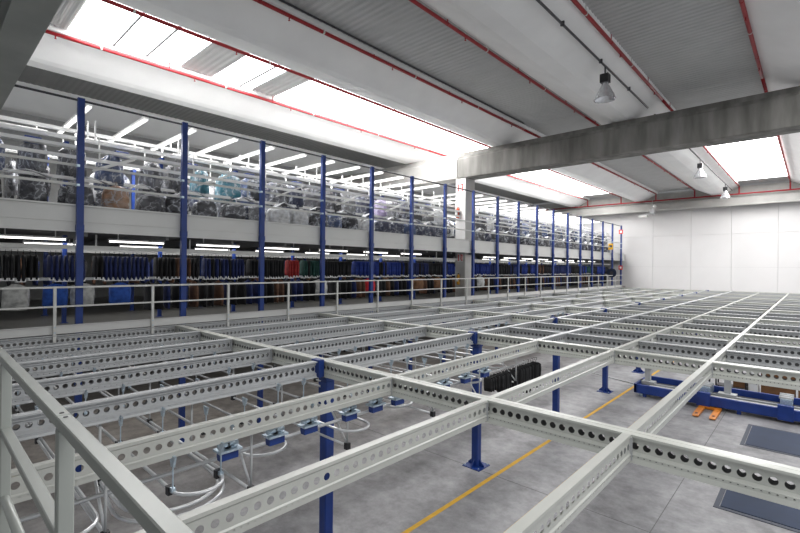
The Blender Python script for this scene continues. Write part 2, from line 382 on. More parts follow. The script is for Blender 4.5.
def profG(b, L, hi, w=.075, h=.29, solid=False):           # galvanised joist with extra slots over the big holes
    b.sheet([(-w, -.022), (-w, 0), (-.035, 0)], L)
    if hi: b.holes(L, -.035, 0, -.07, .085, .009, False, ramp=.012)
    else: b.sheet([(-.035, 0), (-.035, -.07)], L)
    b.sheet([(-.035, -.07), (0, -.085)], L)
    b.holes(L, 0, -.085, -.2, .1125, .036, hi)
    b.sheet([(0, -.2), (-.055, -.225)], L)
    if hi: b.holes(L, -.055, -.225, -.265, .085, .009, False)
    else: b.sheet([(-.055, -.225), (-.055, -.265)], L)
    b.sheet([(-.055, -.265), (-w, -h), (-w+.025, -h-.012)], L)
    b.sheet([(-.035, 0), (.06, 0), (.06, -.085)], L); (b.sheet([(.06, -.085), (.06, -.2)], L) if solid else b.holes(L, .06, -.085, -.2, .1125, .036, False)); b.sheet([(.06, -.2), (.06, -h)], L)
    b.mark(1)  # liner sheet coloured dark as painted shade behind the holes
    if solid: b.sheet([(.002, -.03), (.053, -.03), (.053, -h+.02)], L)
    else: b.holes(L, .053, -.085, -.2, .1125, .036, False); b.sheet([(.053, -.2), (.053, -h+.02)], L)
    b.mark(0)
    return b
LA = 5.136 - .17
meA = {}
for key, fn, m in (('cream', profA, M['cream_web']), ('galv', profG, M['galv'])):
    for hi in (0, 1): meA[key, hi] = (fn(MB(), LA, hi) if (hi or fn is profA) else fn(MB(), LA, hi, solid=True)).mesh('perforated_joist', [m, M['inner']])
plA = MB().box(-.004, .004, -.10, .01, -.27, -.03).mesh('end_plate', M['galv'])
meA['cap'] = plA
def joist(i, j):
    key = 'cream' if i <= 3 else 'galv'
    if i == 4: key = 'galv'
    if j >= 2 and i <= 3: key = 'galv' if i == 3 else 'cream'
    hi = 1 if j <= 1 else 0
    o = put('perforated_joist', meA[key, hi], None, (GX[i]-.0, PY[j]+.005, ZT), PI/2)
    tone = 'pale grey' if key == 'cream' else 'galvanised'
    where = ('from near railing to first cross girder' if j == 0 else 'between %s and %s cross girders' % (ORD[j], ORD[j+1]))
    if j == 8: where = 'last bay at end wall'
    tag(o, '%s perforated joist, %s line from the right, %s' % (tone, ORD[i], where), 'steel beam', 'perforated joists of the steel grid')
    if j <= 2:
        put('end_plate', plA, o, (.006, -.0, 0)); put('end_plate', plA, o, (LA-.006, 0, 0))
    return o
for j in range(0, 9):
    for i in range(1, 8):
        if j == 0 and i == 1: pass
        joist(i, j)
# edge beams under the mezzanine railing
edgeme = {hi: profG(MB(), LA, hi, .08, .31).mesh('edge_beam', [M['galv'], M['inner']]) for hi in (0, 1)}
for j in range(0, 9):
    o = put('edge_beam', edgeme[1 if j <= 1 else 0], None, (GX[8]+.12, PY[j]+.005, ZT), PI/2)
    tag(o, 'galvanised perforated edge beam under the mezzanine railing, %s bay from the near railing' % ORD[j+1], 'steel beam', 'edge beams below the mezzanine')
# cross girders, in lengths between posts
LX = 7.018
segs = [(-13.70, 6.94, 'left'), (-6.76, 7.01, 'right')]
meP = {}
for hi in (0, 1):
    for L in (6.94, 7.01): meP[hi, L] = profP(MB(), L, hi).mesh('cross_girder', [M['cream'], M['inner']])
for j in range(0, 10):
    for (x, L, side) in segs:
        o = put('cross_girder', meP[1 if j <= 2 else 0, L], None, (x, PY[j], ZT+.004))
        nm = 'at the near railing' if j == 0 else ('at the white end wall' if j == 9 else '%s from the near railing' % ORD[j])
        tag(o, 'pale grey perforated cross girder %s, length %s of its blue post' % (nm, side), 'steel beam', 'cross girders of the steel grid')
# short cross beams between the right-hand joist lines
LS = 1.7545 - .1
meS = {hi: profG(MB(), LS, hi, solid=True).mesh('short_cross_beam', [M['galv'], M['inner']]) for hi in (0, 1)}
cols = [(GX[1], 'right'), (GX[2], 'second'), (GX[3], 'third'), (GX[4], 'fourth')]
for j in range(2, 9):
    for k in (1, 2):
        y = PY[j] + 5.136*k/3
        for c, (x, nm) in enumerate(cols):
            o = put('short_cross_beam', meS[1 if j == 2 else 0], None, (x+.01, y, ZT-.015))
            cn = 'rightmost column of bays' if c == 0 else '%s column of bays from right' % ORD[c+1]
            tag(o, 'short cross beam, %s behind %s cross girder, %s' % (ORD[k], ORD[j], cn), 'steel beam', 'short cross beams of the steel grid')
            if j <= 3:
                put('end_plate', plA, o, (.006, 0, 0)); put('end_plate', plA, o, (LS-.006, 0, 0))

# ------------------------------------------------------------------ blue posts under the grid
def grid_post(x, y, label, tall=True):
    t = tag(empty('grid_post', (x, y, 0)), label, 'post', 'blue posts holding up the steel grid')
    b = MB(); b.bbox(-.1, .1, -.1, .1, .02, ZT-.40, .018); b.build('shaft', M['blue'], t)
    MB().box(-.27, .27, -.27, .27, 0, .02).build('base_plate', M['blue'], t)
    for a, c in ((1,0),(-1,0),(0,1),(0,-1)):
        g = MB(); n = Vector((a, c, 0)); s = Vector((-c, a, 0))*.008
        p = [Vector((0,0,.02))+n*.1, Vector((0,0,.02))+n*.25, Vector((0,0,.06))+n*.25, Vector((0,0,.2))+n*.1]
        g.loft([[tuple(q+s) for q in p], [tuple(q-s) for q in p]]); g.build('gusset', M['blue'], t)
    for a in (-1, 1):
        for c in (-1, 1):
            MB().lathe([(.02, .02), (.02, .045), (.012, .045), (.012, .06)], a*.21, c*.21, 6, 0).build('bolt', M['zinc'], t)
    h = MB(); h.box(-.11, .11, -.11, .11, ZT-.40, ZT-.33); h.build('collar', M['blue'], t)
    c = MB(); c.bbox(-.12, .12, -.29, -.168, ZT-.29, ZT+.03, .008); c.build('head_bracket', M['blue'], t)
    return t
for j in range(0, 10):
    if j == 0: lb = 'blue steel grid post standing at the near railing'
    elif j == 9: lb = 'blue steel grid post standing at the white end wall'
    else: lb = 'blue steel grid post under the %s cross girder from the near railing' % ORD[j]
    grid_post(-6.76, PY[j], lb)

# ------------------------------------------------------------------ mezzanine: platform, upper floor
struct(MB().box(-27, EX, -4, 47.9, R(-1.84), PLAT).build('floor_platform', M['deck']), 'grey deck of the lower storage level')
struct(MB().box(EX, 3, -4, .04, R(-1.84), PLAT).build('floor_walkway', M['deck']), 'grey deck of the near walkway')
struct(MB().box(-27, EX-.12, .3, 47.9, R(.95), R(1.5)).build('floor_upper', M['soffit']), 'upper storage floor')
b = MB()
b.box(EX-.12, EX-.10, .3, 47.9, R(.82), R(1.52)); b.box(EX-.10, EX-.04, .3, 47.9, R(1.48), R(1.52)); b.box(EX-.10, EX-.04, .3, 47.9, R(.82), R(.86))
b.box(EX-.10, EX-.075, .3, 47.9, R(1.08), R(1.14))
struct(b.build('trim_3', M['mezz']), 'pale grey edge channel of the upper storage floor')
b = MB()
for y in range(1, 47, 2): b.box(-26.5, EX-.15, y, y+.08, R(.72), R(.95))
struct(b.build('trim_4', M['soffit']))
# overhead channel close to the camera
b = MB()
b.box(-14, 2.5, .315, .33, R(.88), R(1.5)); b.box(-14, 2.5, .215, .33, R(.87), R(.885)); b.box(-14, 2.5, .235, .315, R(1.48), R(1.5))
t = tag(empty('overhead_channel', (0,0,0)), 'dark grey steel channel passing close overhead at the upper left corner', 'steel channel')
b.build('outer_channel', M['steel_dark'], t)
b = MB(); b.box(-14, 2.5, -.2, .19, R(.88), R(.895)); b.box(-14, 2.5, .175, .19, R(.88), R(1.5)); b.build('inner_channel', M['steel_dark'], t)
for x in (-2.9, -3.4, -5.0, -7.0):
    MB().tube([(x, .19, R(.93)), (x, .24, R(.93))], .02, 6).build('bolt', M['zinc'], t)
struct(MB().box(-27, 4, -4, -.2, R(.95), R(1.5)).build('floor_overhead', M['soffit']), 'upper floor above the near walkway')

# mezzanine edge posts (tall blue)
EY = [2.87 + 2.562*k for k in range(-1, 18)]
postme = MB(); 
for (xa, xb, ya, yb) in ((-.06, .06, -.075, -.068), (-.06, -.053, -.068, .075), (.053, .06, -.068, .075)): postme.box(xa, xb, ya, yb, 0, R(4.22))
for z in [R(-1.5)+.3*k for k in range(19)]: postme.box(-.03, .03, -.0765, -.075, z, z+.05)
postme = postme.mesh('shaft', M['blue'])
plateme = MB().box(-.12, .12, -.12, .12, 0, .015).mesh('base_plate', M['blue'])
conme = MB().box(-.065, .085, -.085, .08, R(.84), R(1.0)).mesh('beam_connector', M['blue'])
clipme = MB().box(-.07, .07, -.088, -.02, -.03, .03).mesh('rail_clip', M['zinc'])
for k, y in enumerate(EY):
    t = tag(empty('rack_upright', (EX+.02, y, 0)), 'tall blue rack upright on the mezzanine edge, %s from the left' % ORD[k] if k else 'tall blue rack upright on the mezzanine edge, beside the near railing', 'upright', 'tall blue uprights along the mezzanine edge')
    put('shaft', postme, t); put('base_plate', plateme, t); put('beam_connector', conme, t)
    for z in (2.49, 2.0): put('rail_clip', clipme, t, (0, 0, R(z)))
# guard rails on the upper floor (one length per bay would be invisible: three long lengths each)
for z, nm in ((2.52, 'upper'), (2.03, 'lower')):
    for (ya, yb, ln) in ((.31, 15.6, 'nearest'), (15.7, 31.0, 'middle'), (31.1, 46.4, 'farthest')):
        o = MB().box(EX-.11, EX-.065, ya, yb, R(z)-.03, R(z)+.03).build('guard_rail', M['rail_far'])
        tag(o, '%s pale guard rail of the upper storage floor, %s length' % (nm, ln), 'guard rail')
o = MB().tube([(EX+.02, .3, R(4.16)), (EX+.02, 46.4, R(4.16))], .03, 6).build('tie_bar', M['dark'])
tag(o, 'thin dark tie bar joining the tops of the blue uprights', 'tie bar')

# far railing along the mezzanine
RY = [2.35 + 2.207*k for k in range(-1, 20)]
t = tag(empty('mezzanine_railing', (EX+.16, 0, ZT)), 'pale grey railing with toe board along the whole mezzanine edge', 'railing')
MB().box(-.03, .03, .3, 46.35, R(-.60)-ZT, R(-.555)-ZT).build('top_rail', M['rail_far'], t)
MB().box(-.022, .022, .3, 46.35, R(-1.07)-ZT, R(-1.03)-ZT).build('middle_rail', M['rail_far'], t)
b = MB(); b.box(-.06, -.045, .3, 46.35, .02, .235); b.box(-.06, .0, .3, 46.35, .22, .235); b.build('toe_board', M['mezz'], t)
rp = MB().box(-.03, .03, -.03, .03, -.18, R(-.60)-ZT).mesh('railing_post', M['rail_far'])
rb = MB(); 
for z in (.05, .18): rb.box(.03, .036, -.018, .018, z, z+.03)
rb = rb.mesh('bolt', M['zinc'])
for y in RY:
    if .3 < y < 46.3:
        p = put('railing_post', rp, t, (0, y, 0))
        if y < 12: put('bolt', rb, p)
# near railing close to the camera
def near_rail(xa, xb, label, post, mid):
    t = tag(empty('near_railing', ((xa+xb)/2, .389, PLAT)), label, 'railing', 'near railing sections')
    c = (xa+xb)/2; z = R(-.57)-PLAT
    MB().bbox(xa-c, xb-c, -.024, .024, z-.044, z, .004).build('top_rail', M['railgrey'], t)
    if mid:
        MB().bbox(xa-c+.02, xb-c-.0, -.024, .024, z-.474, z-.43, .004).build('middle_rail', M['railgrey'], t)
        MB().tube([(xa-c+.02, 0, z-.86), (xb-c, 0, z-.86)], .024, 10).build('lower_rail', M['railgrey'], t)
    for s in post:
        MB().bbox(s-c-.05, s-c, -.026, .026, -.10, z-.044, .004).build('railing_post', M['railgrey'], t)
    for x in (xa+.03, xb-.03):
        MB().lathe([(.008, z), (.008, z+.002)], x-c, 0, 8).build('bolt', M['black'], t)
    return t
near_rail(-2.075, 2.0, 'grey steel near railing section closest to the camera, running to bottom edge', (-2.025, .4, 1.9), False)
near_rail(-5.2, -2.08, 'grey steel near railing section beyond the bolted joint at far left', (-3.6, -5.1), True)
near_rail(-13.2, -5.205, 'grey steel near railing section reaching the mezzanine corner', (-7.2, -9.3, -11.2, -13.1), True)

# ------------------------------------------------------------------ floor markings, pits
for x, lb, w in ((-6.08, 'yellow painted floor line beside the row of blue grid posts', .055), (-4.58, 'yellow painted floor line hidden partly by the second joist line', .05)):
    o = MB().box(x-w, x+w, 1, 40, .0005, .003).build('floor_line', M['yellow'])
    tag(o, lb, 'floor marking')
for y0, lb in ((12.42, 'dark blue steel floor plate in the foreground'), (17.42, 'dark blue steel floor plate in front of the blue machine')):
    t = tag(empty('floor_plate', (-.4, y0+1.25, 0)), lb, 'floor plate')
    MB().box(-1.15, 1.9, -1.12, 1.12, .002, .02).build('plate', M['pit'], t)
    b = MB()
    for (xa, xb, ya, yb) in ((-1.27, 2.0, -1.26, -1.14), (-1.27, 2.0, 1.14, 1.26), (-1.27, -1.17, -1.14, 1.14)): b.box(xa, xb, ya, yb, .001, .012)
    b.build('frame', M['pitrim'], t)

# ------------------------------------------------------------------ blue machine on the hall floor
t = tag(empty('conveyor_machine', (-2.5, 21.5, 0)), 'long blue conveyor machine on the floor beyond the steel grid', 'machine')
b = MB(); b.bbox(-3.15, 5.2, -.55, -.40, .14, .50, .01); b.build('front_beam', M['blue_mach'], t)
b = MB(); b.bbox(-3.0, 5.2, .95, 1.08, .30, .62, .01); b.build('rear_beam', M['blue_mach'], t)
MB().box(-3.15, -3.05, -.55, 1.08, .16, .52).build('end_beam', M['blue_mach'], t)
b = MB(); b.box(-3.0, 5.2, -.30, .18, .36, .40); b.box(-3.0, 5.2, .4, .85, .36, .40); b.build('belt', M['dark'], t)
b = MB(); b.box(-3.0, 5.2, .22, .30, .36, .46); b.build('guide_rail', M['galv'], t)
MB().bbox(-2.6, 5.2, -.40, -.28, .44, .50, .01).build('edge_strip', M['mezz'], t)
for x in (-2.75, .45, 3.2):
    MB().box(x-.06, x+.06, -.5, -.38, 0, .14).build('foot', M['blue_mach'], t)
for x in (-2.85, .0):
    b = MB(); b.bbox(x-.11, x+.11, .35, .55, .4, 2.9, .015); c = b.build('column', M['galv'], t)
    MB().box(x-.3, x+.3, .2, .6, .40, .52).build('column_foot', M['galv'], c)
for x in (-.66, 1.78):
    c = MB().bbox(x-.17, x+.17, -.2, .75, .46, .78, .02).build('carriage', M['zinc'], t)
    for k in range(3): MB().tube([(x-.2, -.1+k*.3, .80), (x+.2, -.1+k*.3, .80)], .05, 8).build('roller', M['galv'], c)
    MB().box(x-.22, x+.22, -.6, -.4, .1, .62).build('drive_box', M['blue_mach'], t)
for y in (-.45, .9):
    b = MB(); b.tube([(-2.95, y, .07), (-2.83, y, .07)], .07, 10); b.build('castor', M['zinc'], t)
b = MB(); b.tube([(-5.6, .2, .55), (-3.1, -.2, .40)], .03, 6); b.build('rod', M['galv'], t)
MB().box(-3.0, -2.6, .2, .6, 1.15, 1.3).build('control_box', M['pitrim'], t)
MB().tube([(-2.8, .4, .5), (-2.8, .4, 1.2)], .03, 6).build('control_stand', M['galv'], t)

# pallet jack
t = tag(empty('pallet_jack', (-2.93, 20.4, 0)), 'orange pallet jack with its forks poking out from under the blue machine', 'pallet jack')
for s in (-1, 1):
    b = MB(); x = s*.26
    b.loft([[(x-.09, -.9, .03), (x+.09, -.9, .03), (x+.09, -.9, .06), (x-.09, -.9, .06)], [(x-.10, -.75, .02), (x+.10, -.75, .02), (x+.10, -.75, .09), (x-.10, -.75, .09)], [(x-.10, .5, .02), (x+.10, .5, .02), (x+.10, .5, .09), (x-.10, .5, .09)]])
    fk = b.build('fork', M['orange'], t)
    MB().box(x-.04, x+.04, -.72, -.55, .005, .093).build('roller', M['black'], fk)
MB().box(-.36, .36, .45, .62, .02, .11).build('cross_plate', M['orange'], t)
t = tag(empty('pump_handle', (-3.3, 23.3, 0)), 'black three armed pump handle standing behind the blue machine', 'handle')
b = MB(); b.tube([(0, 0, .1), (0, .05, 1.2)], .035, 8); b.build('shaft_tube', M['black'], t)
b = MB(); b.tube([(0, .05, 1.1), (-.28, .05, 1.42), (-.30, .05, 1.48)], .03, 8); b.tube([(0, .05, 1.1), (.28, .05, 1.42), (.30, .05, 1.48)], .03, 8); b.tube([(-.30, .05, 1.46), (.30, .05, 1.46)], .024, 8); b.build('grip', M['black'], t)
MB().box(-.25, .25, -.2, .2, 0, .14).build('chassis', M['black'], t)
# table and boxes behind the machine
t = tag(empty('work_table', (-2.62, 24.2, 0)), 'dark steel work table with a lower shelf behind the blue machine', 'table')
MB().bbox(-.56, .56, -.35, .35, .86, .92, .01).build('tabletop', M['mezz'], t)
MB().box(-.52, .52, -.32, .32, .35, .38).build('shelf', M['dark'], t)
for x in (-.52, .52):
    for y in (-.32, .32): MB().box(x-.025, x+.025, y-.025, y+.025, 0, .86).build('leg', M['black'], t)
o = MB().bbox(-2.55, -2.15, 24.0, 24.35, .38, .62, .01).build('storage_box', M['card']); tag(o, 'brown box on the lower shelf of the dark work table', 'box')
t = tag(empty('white_cabinet', (-1.87, 24.3, 0)), 'white cabinet between the work table and the cardboard crates', 'cabinet')
MB().bbox(-.17, .17, -.3, .3, .0, 1.25, .015).build('carcass', M['whitemetal'], t); MB().bbox(-.15, .15, -.318, -.30, .1, 1.2, .005).build('door', M['whitemetal'], t)
MB().box(.10, .12, -.335, -.318, .6, .75).build('handle', M['dark'], t)
for k, (x, w, hh, lb) in enumerate(((-1.08, 1.08, 1.15, 'brown cardboard crate beside the white cabinet'), (.10, 1.1, 1.1, 'brown cardboard crate farther right of the white cabinet'))):
    t = tag(empty('cardboard_crate', (x, 24.6, 0)), lb, 'crate', 'cardboard crates')
    MB().bbox(-w/2, w/2, -.5, .5, .12, hh, .01).build('carton', M['card'], t)
    b = MB()
    for xx in (-w/2+.06, 0, w/2-.06): b.box(xx-.05, xx+.05, -.5, .5, 0, .10)
    b.box(-w/2, w/2, -.5, .5, .10, .12); b.build('pallet', mat('pallet_wood', (.3,.2,.1), .8), t)

# ------------------------------------------------------------------ hanging conveyor tubes below the grid
ZC = R(-2.38)
def arc(cx, cy, z, r, a0, a1, n=10):
    return [(cx + r*math.cos(a0+(a1-a0)*i/n), cy + r*math.sin(a0+(a1-a0)*i/n), z) for i in range(n+1)]
clamp = MB().box(-.035, .035, -.035, .035, -.05, .04).mesh('clamp', M['black'])
hang = MB(); hang.bar((0,0,.0), (0,0,.30), .018, .010); hang.loft([[(-.075, -.012, .36), (.075, -.012, .36), (.03, -.012, .24), (-.03, -.012, .24)], [(-.075, .012, .36), (.075, .012, .36), (.03, .012, .24), (-.03, .012, .24)]]); hang.box(-.03, .03, -.02, .02, -.02, .02)
hang = hang.mesh('hanger_bracket', M['zinc'])
def loop(y, dy, xa, xb, z, label, drops=True):
    """a U shaped pair of tubes running across the bay, hung from the joists"""
    t = tag(empty('conveyor_track', ((xa+xb)/2, y, z)), label, 'conveyor track', 'chrome hanging tracks below the grid')
    cx = (xa+xb)/2; b = MB(); r = dy/2
    b.tube([(xa-cx, -r, 0)] + arc(xb-cx, 0, 0, r, -PI/2, PI/2, 10) + [(xa-cx, r, 0)], .021, 6)
    b.build('track_tube', M['chrome'], t)
    for i in (3, 4, 5, 6, 7):
        x = GX[i]
        if xa + .1 < x < xb - .05:
            for s in (-1, 1):
                put('clamp', clamp, t, (x-cx, s*r, 0)); put('hanger_bracket', hang, t, (x-cx+.07, s*r, 0.02))
    return t
ends = [-5.25, -4.95, -5.6, -5.1]
n = 0
for j in range(0, 9):
    m = 4 if j < 4 else 2
    for k in range(m):
        y = PY[j] + .75 + k*(1.18 if m == 4 else 2.2)
        xb = ends[(k+j) % 4]
        if j >= 2: xb = -7.2
        if j == 1: xb = -5.7
        loop(y, .52 if k % 2 else .62, -13.1, xb, ZC - (.0 if k % 2 else .12), 'chrome U shaped hanging track, %s loop of the %s bay from the near railing' % (ORD[k+1], ORD[j+1]))
# lower straight tubes along the joists with drop rods
def lower_tube(y, xa, xb, z, label):
    t = tag(empty('drop_rail', ((xa+xb)/2, y, z)), label, 'drop rail', 'low chrome rails on drop rods')
    cx = (xa+xb)/2
    MB().tube([(xa-cx, 0, 0), (xb-cx, 0, 0)], .02, 6).build('rail_tube', M['chrome'], t)
    for i in (3, 4, 5, 6, 7):
        x = GX[i] - .08
        if xa-.02 <= x <= xb + .02:
            MB().tube([(x-cx, 0, 0), (x-cx, 0, ZT-.28-z)], .014, 6).build('drop_rod', M['galv'], t)
            put('clamp', clamp, t, (x-cx, 0, 0))
    MB().tube([(xb-cx-.02, 0, .02), (xb-cx-.55, 0, ZT-.30-z)], .016, 6).build('brace', M['chrome'], t)
for j in range(0, 4):
    for k in range(3):
        y = PY[j] + 1.1 + k*1.55
        lower_tube(y, -12.2, GX[3]-.06 if j < 2 else GX[4]-.4, R(-2.66) - .1*(k % 2), 'low chrome rail on drop rods, %s of the %s bay from the near railing' % (ORD[k+1], ORD[j+1]))
# U bend near the railing post at bottom left
t = tag(empty('curved_track', (-5.4, 1.7, R(-2.8))), 'chrome double track bending round below the near railing post', 'conveyor track')
for dz, rr in ((0, .55), (-.06, .62)):
    MB().tube([(-6.5, .1, dz), (-1.2, -.05, dz)] + [(x-.6-.0, y, dz) for x, y, z in arc(.1, .5, 0, rr, -PI/2, PI/2, 12)] + [(-2.2, 1.15, dz)], .022, 8).build('track_tube', M['chrome'], t)
MB().tube([(-1.36, -.05, 0), (-1.36, -.05, .78)], .016, 8).build('drop_rod', M['galv'], t)
put('clamp', clamp, t, (-1.36, -.05, 0))
# blue bracket row beneath the third joist line
brk = MB(); brk.box(-.05, .05, -.11, .11, -.07, .03); brk = brk.mesh('trolley_body', M['blue'])
brk2 = MB(); brk2.box(-.09, .09, -.14, .14, .03, .055); brk2.tube([(0, -.12, .1), (0, .12, .1)], .035, 8); brk2 = brk2.mesh('trolley_plate', M['zinc'])
brk3 = MB().tube([(0, 0, .03), (0, 0, .12)], .035, 8).mesh('trolley_wheel', M['black'])
for k, y in enumerate([2.55, 3.19, 3.72, 4.45, 5.0, 5.51, 6.1, 6.8, 7.5, 8.2]):
    o = put('hanging_trolley', brk, None, (GX[3]-.10, y, R(-2.22)))
    tag(o, 'small blue trolley bracket under the third joist line, %s from the near railing' % ORD[k+1], 'trolley', 'blue trolley brackets')
    put('trolley_plate', brk2, o); put('trolley_wheel', brk3, o)
    put('hanger_bracket', hang, o, (0, .05, .05))
o = MB().tube([(GX[3]-.16, .6, R(-2.28)), (GX[3]-.16, 10.2, R(-2.28))], .022, 8).build('track_tube', M['chrome'])
tag(o, 'straight chrome track running under the third joist line past the blue trolleys', 'conveyor track')

# ------------------------------------------------------------------ garments
def garment_mesh(name, m, w, h, d, kind, seed, hanger=True, tags=True):
    rnd = random.Random(seed); b = MB(); N = 12
    if kind == 'jacket': rows = [(0, .08, .4), (-.04, .22, .6), (-.09, .56, .8), (-.16, .84, 1.), (-.3, .95, 1.05), (-.6, 1.0, 1.0), (-.85, 1.04, .9), (-1., .98, .6)]
    elif kind == 'trousers': rows = [(0, .55, .5), (-.04, .75, .8), (-.3, .82, .9), (-.7, .78, 1.), (-1., .72, .9)]
    else: rows = [(0, .25, .6), (-.08, .70, .9), (-.14, .95, 1.), (-.5, 1., 1.05), (-.86, 1., 1.), (-.97, .9, .9), (-1., .75, .7)]
    rings = []
    for (z, kw, kd) in rows:
        r = []
        for j in range(N):
            a = 2*PI*j/N; c, s = math.cos(a), math.sin(a)
            x = math.copysign(abs(c)**.6, c)*w/2*kw; y = math.copysign(abs(s)**.8, s)*d/2*kd
            fold = 1 + .16*math.sin(3*a+seed) * (1 if -.95 < z < -.1 else .3)
            r.append((x*(1+rnd.uniform(-.06, .06)), y*fold+rnd.uniform(-.012, .012), z*h + rnd.uniform(-.015, .015)))
        rings.append(r)
    b.loft(rings, True, 1)
    if hanger:
        b.tube([(0, 0, -.01), (0, 0, .06), (.03, 0, .09), (.02, 0, .125), (-.015, 0, .12)], .006, 4)
    nf = len(b.f)
    if kind == 'trousers' and tags: b.box(-w*.10, w*.28, -d*.62, d*.62, -h-.035, -h+.035)
    me = b.mesh(name, [m, M['paper']] if kind == 'trousers' else m)
    for p in me.polygons:
        if p.index >= nf: p.material_index = 1
    return me
G = {}
pl = {'black': (.018,.018,.022), 'charcoal': (.055,.055,.062), 'navy': (.02,.026,.06), 'teal': (.02,.16,.22), 'slate blue': (.05,.08,.18), 'lilac': (.32,.26,.42), 'tan': (.38,.22,.13), 'grey': (.16,.16,.165), 'white': (.55,.55,.55)}
for c, v in pl.items():
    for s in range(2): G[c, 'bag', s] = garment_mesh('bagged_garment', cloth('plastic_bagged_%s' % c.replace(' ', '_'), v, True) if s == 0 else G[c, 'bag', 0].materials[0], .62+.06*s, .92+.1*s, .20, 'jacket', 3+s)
cl = {'black': (.009,.009,.011), 'navy': (.012,.022,.10), 'royal blue': (.012,.035,.22), 'dark green': (.012,.06,.05), 'brown': (.12,.06,.035), 'red': (.30,.02,.02), 'beige': (.25,.2,.13)}
for c, v in cl.items():
    mm = cloth('cloth_%s' % c.replace(' ', '_'), v, False)
    for s in range(2):
        G[c, 'cloth', s] = garment_mesh('hanging_garment', mm, .46, .62+.04*s, .085, 'trousers', 9+s)
        G[c, 'coat', s] = garment_mesh('hanging_coat', mm, .55, .85, .12, 'jacket', 12+s)
bagc = {'grey': (.45,.45,.43), 'blue': (.02,.08,.36), 'red': (.55,.02,.03), 'white': (.6,.6,.58), 'black': (.01,.01,.012), 'brown': (.2,.10,.05)}
for c, v in bagc.items(): G[c, 'sack', 0] = garment_mesh('laundry_bag', cloth('bag_%s' % c, v, False), .55, .62, .26, 'bag', 21)

def bay_of(y):
    k = 0
    while k+1 < len(EY) and EY[k+1] < y: k += 1
    return k
def bay_txt(y):
    k = bay_of(y)
    return 'right of the %s tall upright' % (ORD[k] if k else 'leftmost')
# upper floor: short rails reaching inwards, bagged clothes in bunches, two tiers
rnd = random.Random(11)
upal = ['charcoal', 'black', 'navy', 'charcoal', 'grey', 'black', 'charcoal', 'slate blue', 'white', 'navy']
accent = {4: 'teal', 5: 'teal', 7: 'slate blue', 12: 'lilac', 2: 'black', 1: 'charcoal', 9: 'charcoal', 3: 'navy', 6:'charcoal'}
count = 0
rest = []
frame_n = 0
for q in range(0, 50):
    y0 = 1.25 + .90*q + rnd.uniform(-.12, .12)
    if 19.9 < y0 < 22.4: continue
    for tier, (zt, x0) in enumerate(((3.30, -15.0), (2.28, -14.75))):
        npg = rnd.choice((3, 4, 4))
        base = {6: 'teal', 7: 'teal', 8: 'slate blue', 15: 'lilac', 5: 'charcoal'}.get(q, rnd.choice(upal))
        if tier == 1: base = rnd.choice(upal)
        for n in range(npg):
            x = x0 - n*.20 - rnd.uniform(0, .05); y = y0 + rnd.uniform(-.10, .10)
            c = base if rnd.random() < .75 else rnd.choice(upal)
            if q == 3 and tier == 1 and n == 0: c = 'tan'
            s = rnd.randint(0, 1); rz = rnd.uniform(-.35, .35) + (.45 if tier == 0 else .8)
            if count < 290:
                zt2 = zt - rnd.uniform(0, .14)
                o = put('bagged_garment', G[c, 'bag', s], None, (x, y, R(zt2)), rz); sx = rnd.uniform(.85, 1.2); o.scale = (sx, rnd.uniform(.8, 1.2), rnd.uniform(.85, 1.05))
                if tier == 1: o.scale = (sx, 1, (zt2-1.53)/1.03)
                lab = '%s garment in clear plastic, %s upper-floor rail, %s' % (c, 'top' if tier == 0 else 'low', bay_txt(y0))
                tag(o, lab, 'garment', 'plastic bagged garments on the upper floor'); count += 1
            else: rest.append((c, s, x, y, R(zt), rz, tier))
def merged(name, items, label, cat, kindkey, z_scale=lambda it: 1):
    """the far remainder of a crowd, one object, with one material slot per colour"""
    b = MB(); mats = []; idx = []
    for it in items:
        me = G[it[0], kindkey, it[1] if (it[0], kindkey, it[1]) in G else 0]
        mm = me.materials[0]
        if mm not in mats: mats.append(mm)
        k = len(b.v); ca, sa = math.cos(it[5]), math.sin(it[5]); zs = z_scale(it)
        b.v += [(it[2]+v.co.x*ca-v.co.y*sa, it[3]+v.co.x*sa+v.co.y*ca, it[4]+v.co.z*zs) for v in me.vertices]
        for p in me.polygons: b.f.append(tuple(k+i for i in p.vertices)); b.sm.append(1); idx.append(mats.index(mm))
    me = b.mesh(name, mats); me.polygons.foreach_set('material_index', idx)
    return tag(put(name, me), label, cat, None, 'stuff')
for q in range(0, 60):
    for n in range(3):
        rest.append((rnd.choice(upal), rnd.randint(0, 1), -17.2 - n*.3 + rnd.uniform(-.1, .1), 1.2 + .74*q, R(3.05 + rnd.uniform(-.1, .1)), rnd.uniform(-.4, .9), 0))
rest = [r for r in rest if not 19.8 < r[3] < 22.4]
if rest: merged('distant_garments', rest, 'bagged garments crowding the rear and far rails of the upper floor', 'garments', 'bag', lambda it: .66 if it[6] else 1)

